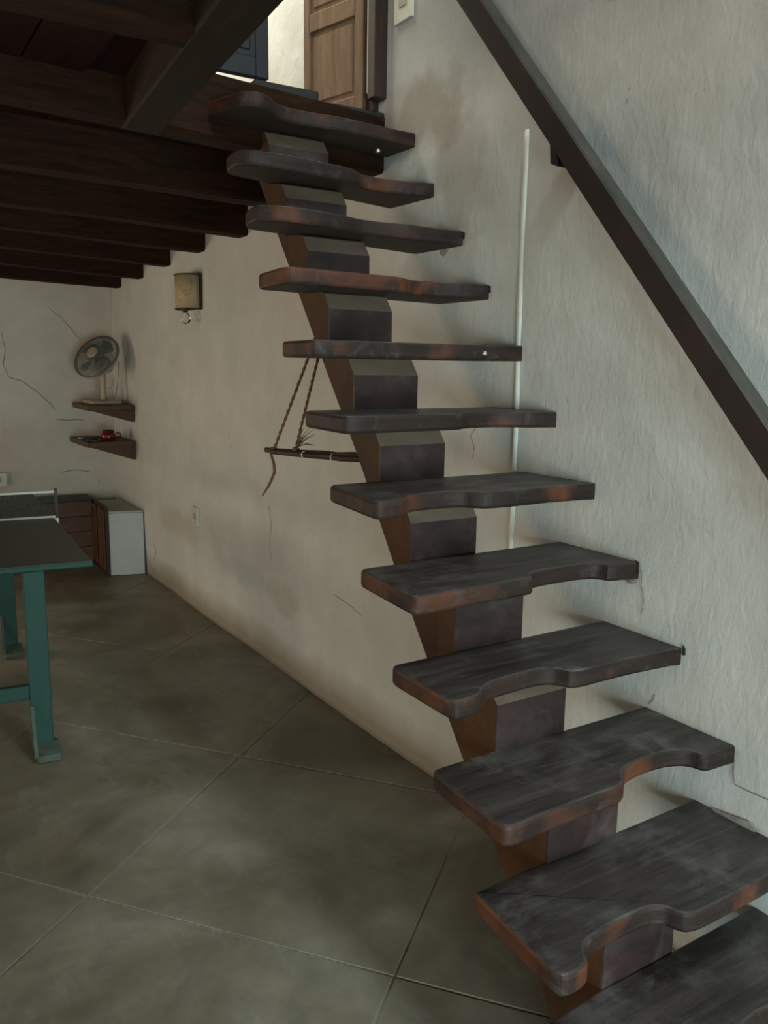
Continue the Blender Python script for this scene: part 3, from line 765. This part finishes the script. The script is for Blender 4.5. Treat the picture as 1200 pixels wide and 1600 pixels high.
MB().tube([bc+Vector((0, 0, -.03)), bc+Vector((0, .003, -.05)), bc+Vector((0, -.003, -.055)), bc+Vector((0, 0, -.035))], .0012, 5).build('filament', M_steel, wl)

# ------------------------------------------------------------------ switches and outlets
def plate(name, lab, cat, lo, hi, depth_axis, t=.006, holes=()):
    c = (Vector(lo)+Vector(hi))/2
    r = thing(name, lab, cat, c)
    vs = [Vector((x, y, z)) for z in (lo[2], hi[2]) for x, y in ((lo[0], lo[1]), (hi[0], lo[1]), (hi[0], hi[1]), (lo[0], hi[1]))]
    link('cover', vs, BOXF, M_plate, r, bevel=.002)
    for (l2, h2) in holes:
        vs = [Vector((x, y, z)) for z in (l2[2], h2[2]) for x, y in ((l2[0], l2[1]), (h2[0], l2[1]), (h2[0], h2[1]), (l2[0], h2[1]))]
        link('socket', vs, BOXF, M_cream, r)
    return r
plate('wall_outlet', 'small white outlet low on the wall under the lamp', 'outlet', V(1.128, 3.155, -.640), V(1.1395, 3.205, -.565), 'x',
      holes=[(V(1.1265, 3.172, -.615), V(1.1279, 3.188, -.59))])
plate('light_switch', 'white switch plate high on the wall beside the upstairs door', 'switch', V(1.129, 1.690, .775), V(1.1395, 1.762, .905), 'x',
      holes=[(V(1.1265, 1.712, .805), V(1.1289, 1.738, .83)), (V(1.1265, 1.712, .85), V(1.1289, 1.738, .875))])
plate('wall_outlet', 'pale outlet on the back wall above the table at the left edge', 'outlet', V(.535, 4.375, -.600), V(.612, 4.387, -.535), 'y',
      holes=[(V(.56, 4.3735, -.58), V(.588, 4.3749, -.555))])

# ------------------------------------------------------------------ rope swing behind the stringer
sw = thing('rope_swing', 'small stick swing hanging on knotted ropes behind the stringer', 'swing', V(.86, 1.59, -.19))

def P3(px, py, Y):
    d = Rm @ Vector((px-600, 800-py, -1303.9)); t_ = Y/d.y; return V(d.x*t_, d.y*t_, d.z*t_)
top = P3(504, 512, 1.60)
# two sticks, running away from the camera; heights constant
sA0, sA1 = P3(416, 703, 1.80), P3(604, 714, 1.45)
sB0, sB1 = P3(424, 706, 1.77), P3(608, 722, 1.44)
def stickpts(a, b_, n=9, am=.004):
    return [a.lerp(b_, i/(n-1))+Vector((am*math.sin(i*2.1), am*math.cos(i*1.7), am*.5*math.sin(i*3.3))) for i in range(n)]
MB().tube(stickpts(sA0, sA1), [.009, .0085, .008, .009, .008, .0085, .009, .008, .008], 8).build('stick', M_stick, sw, smooth=True)
MB().tube(stickpts(sB0, sB1), [.008, .009, .010, .010, .012, .010, .011, .010, .009], 8).build('stick', M_stick, sw, smooth=True)
for t_ in (.03, .22, .45, .72, .95):
    a_ = sA0.lerp(sA1, t_); c_ = sB0.lerp(sB1, t_)
    d = (c_-a_); MB().tube([a_-d*.25, c_+d*.25], .005, 6).build('rung', M_stick, sw)
for t_ in (.30, .55, .80):
    c_ = sB0.lerp(sB1, t_); MB().lathe([(.0125, -.002), (.0132, 0), (.0125, .002)], c_, sB1-sB0, 12).build('binding', M_white, sw)
def rope(a, b_, r=.0055, twist=26):
    n = 60; w = MB()
    ax_ = (b_-a).normalized(); o1 = ax_.orthogonal().normalized(); o2 = ax_.cross(o1)
    for ph in (0, math.pi):
        w.tube([a.lerp(b_, i/n)+(o1*math.cos(i*.9+ph)+o2*math.sin(i*.9+ph))*r*.45 for i in range(n+1)], r*.62, 5)
    return w.build('rope', M_rope, sw, smooth=True)
e1 = sB0+Vector((0, 0, .012)); e2 = sA0.lerp(sA1, .27)+Vector((0, 0, .012))
rope(top+Vector((-.006, .01, 0)), sA0.lerp(sA1, .07)); rope(top+Vector((.006, -.01, 0)), e2)
rope(top+Vector((0.006, .01, 0)), sA0.lerp(sA1, .97)); rope(top+Vector((.01, -.01, 0)), sB0.lerp(sB1, .95))
for c_ in (sA0.lerp(sA1, .07), e2-Vector((0, 0, .008))):
    MB().lathe([(.008, -.012), (.013, -.006), (.0135, .005), (.009, .012)], c_, sA1-sA0, 10).build('knot', M_rope, sw, smooth=True)
# loose tail and frayed tuft
tl = [P3(423, 708, 1.79), P3(428, 725, 1.79), P3(429, 738, 1.79), P3(421, 757, 1.79), P3(410, 775, 1.79)]
MB().tube(tl, [.005, .0055, .0055, .005, .003], 6).build('rope_tail', M_rope, sw, smooth=True)
w = MB(); random.seed(3); b0_ = e2+Vector((0, 0, .004))
for i in range(22):
    tx, ty = random.uniform(466, 494), random.uniform(668, 696)
    if i < 6: tx, ty = random.uniform(462, 478), random.uniform(678, 704)
    m_ = b0_.lerp(P3(tx, ty, 1.70+random.uniform(-.02, .02)), .6)+Vector((0, 0, .006))
    w.tube([b0_, m_, P3(tx, ty, 1.70+random.uniform(-.03, .03))], [.0016, .0010, .0006], 4)
o = w.build('frayed_tuft', M_rope, sw); o['kind'] = 'stuff'

# ------------------------------------------------------------------ cracks, chips and filler on the stair wall (small reliefs of the wall itself)
def crack(parent, pts, r=.0010, mat=None, nm='crack'):
    return MB().tube(pts, r, 4).build(nm, mat or M_crack, parent)
def wallpts(pix, x=XW-.0005):
    out = []
    for px, py in pix:
        d = Rm @ Vector((px-600, 800-py, -1303.9)); t_ = x/d.x; out.append(V(d.x*t_, d.y*t_, d.z*t_))
    return out

for pix in ([(757, 652), (735, 680), (741, 700), (738, 716)], [(312, 655), (311, 672), (313, 690), (311, 712)], [(420, 790), (424, 820), (421, 850), (424, 876)],
            [(523, 930), (545, 945), (560, 958), (575, 968)], [(1148, 1186), (1146, 1206), (1148, 1226), (1172, 1238), (1205, 1252)],
            [(1003, 890), (1002, 915), (1006, 938), (1002, 960)], [(1013, 1100), (1021, 1093), (1023, 1085)], [(680, 665), (683, 640), (690, 628)],
            [(240, 848), (244, 862), (241, 875)], [(228, 870), (236, 884), (243, 900)], [(596, 700), (604, 745), (600, 770)]):
    crack(wr, wallpts(pix), .0009)
def backpts(pix):
    out = []
    for px, py in pix:
        d = Rm @ Vector((px-600, 800-py, -1303.9)); 
        t_ = 4.38/d.y; z = d.z*t_; yy = 4.44-(z+1)*(0.13/1.62)-.002; t_ = yy/d.y
        out.append(V(d.x*t_, d.y*t_, d.z*t_))
    return out
for pix in ([(66, 470), (82, 486), (97, 498), (108, 510), (118, 524), (127, 531)], [(36, 596), (48, 606), (58, 612), (68, 622), (78, 630), (86, 640)],
            [(2, 520), (8, 545), (5, 570), (14, 590), (36, 596)], [(88, 655), (106, 657), (122, 655), (134, 658)], [(96, 738), (118, 734), (140, 737)]):
    crack(wb, backpts(pix), .0022)
# broken plaster beside some tread ends
def chip(pix, mat, nm='plaster_chip', d=.003):
    p = wallpts(pix, XW-.0012); n = len(p); q = [v+Vector((-d, 0, 0)) for v in p]
    c = sum(q, Vector())/n+Vector((-d*.8, 0, 0))
    vs = p+q+[c]; fs = [(i, (i+1) % n, (i+1) % n+n, i+n) for i in range(n)]+[(n+i, n+(i+1) % n, 2*n) for i in range(n)]+[tuple(range(n-1, -1, -1))]
    return link(nm, vs, fs, mat, wr)
chip([(1112, 1262), (1128, 1268), (1150, 1276), (1172, 1284), (1184, 1298), (1176, 1302), (1160, 1296), (1140, 1284), (1120, 1272)], M_patch)
chip([(688, 388), (703, 383), (700, 393), (694, 401), (689, 398)], M_patch)
chip([(979, 903), (987, 902), (994, 908), (990, 913), (981, 911)], M_patch)
for pix in ([(1141, 1166), (1147, 1170), (1149, 1186), (1143, 1186)], [(996, 875), (1001, 878), (1001, 896), (996, 896)], [(1070, 1007), (1074, 1014), (1074, 1024), (1069, 1024)],
            [(766, 446), (770, 447), (770, 458), (766, 458)], [(726, 362), (730, 364), (729, 374), (725, 374)]):
    pix = [(a-3, c) for a, c in pix]
    chip(pix, M_gap, 'tread_socket_gap', .0012)
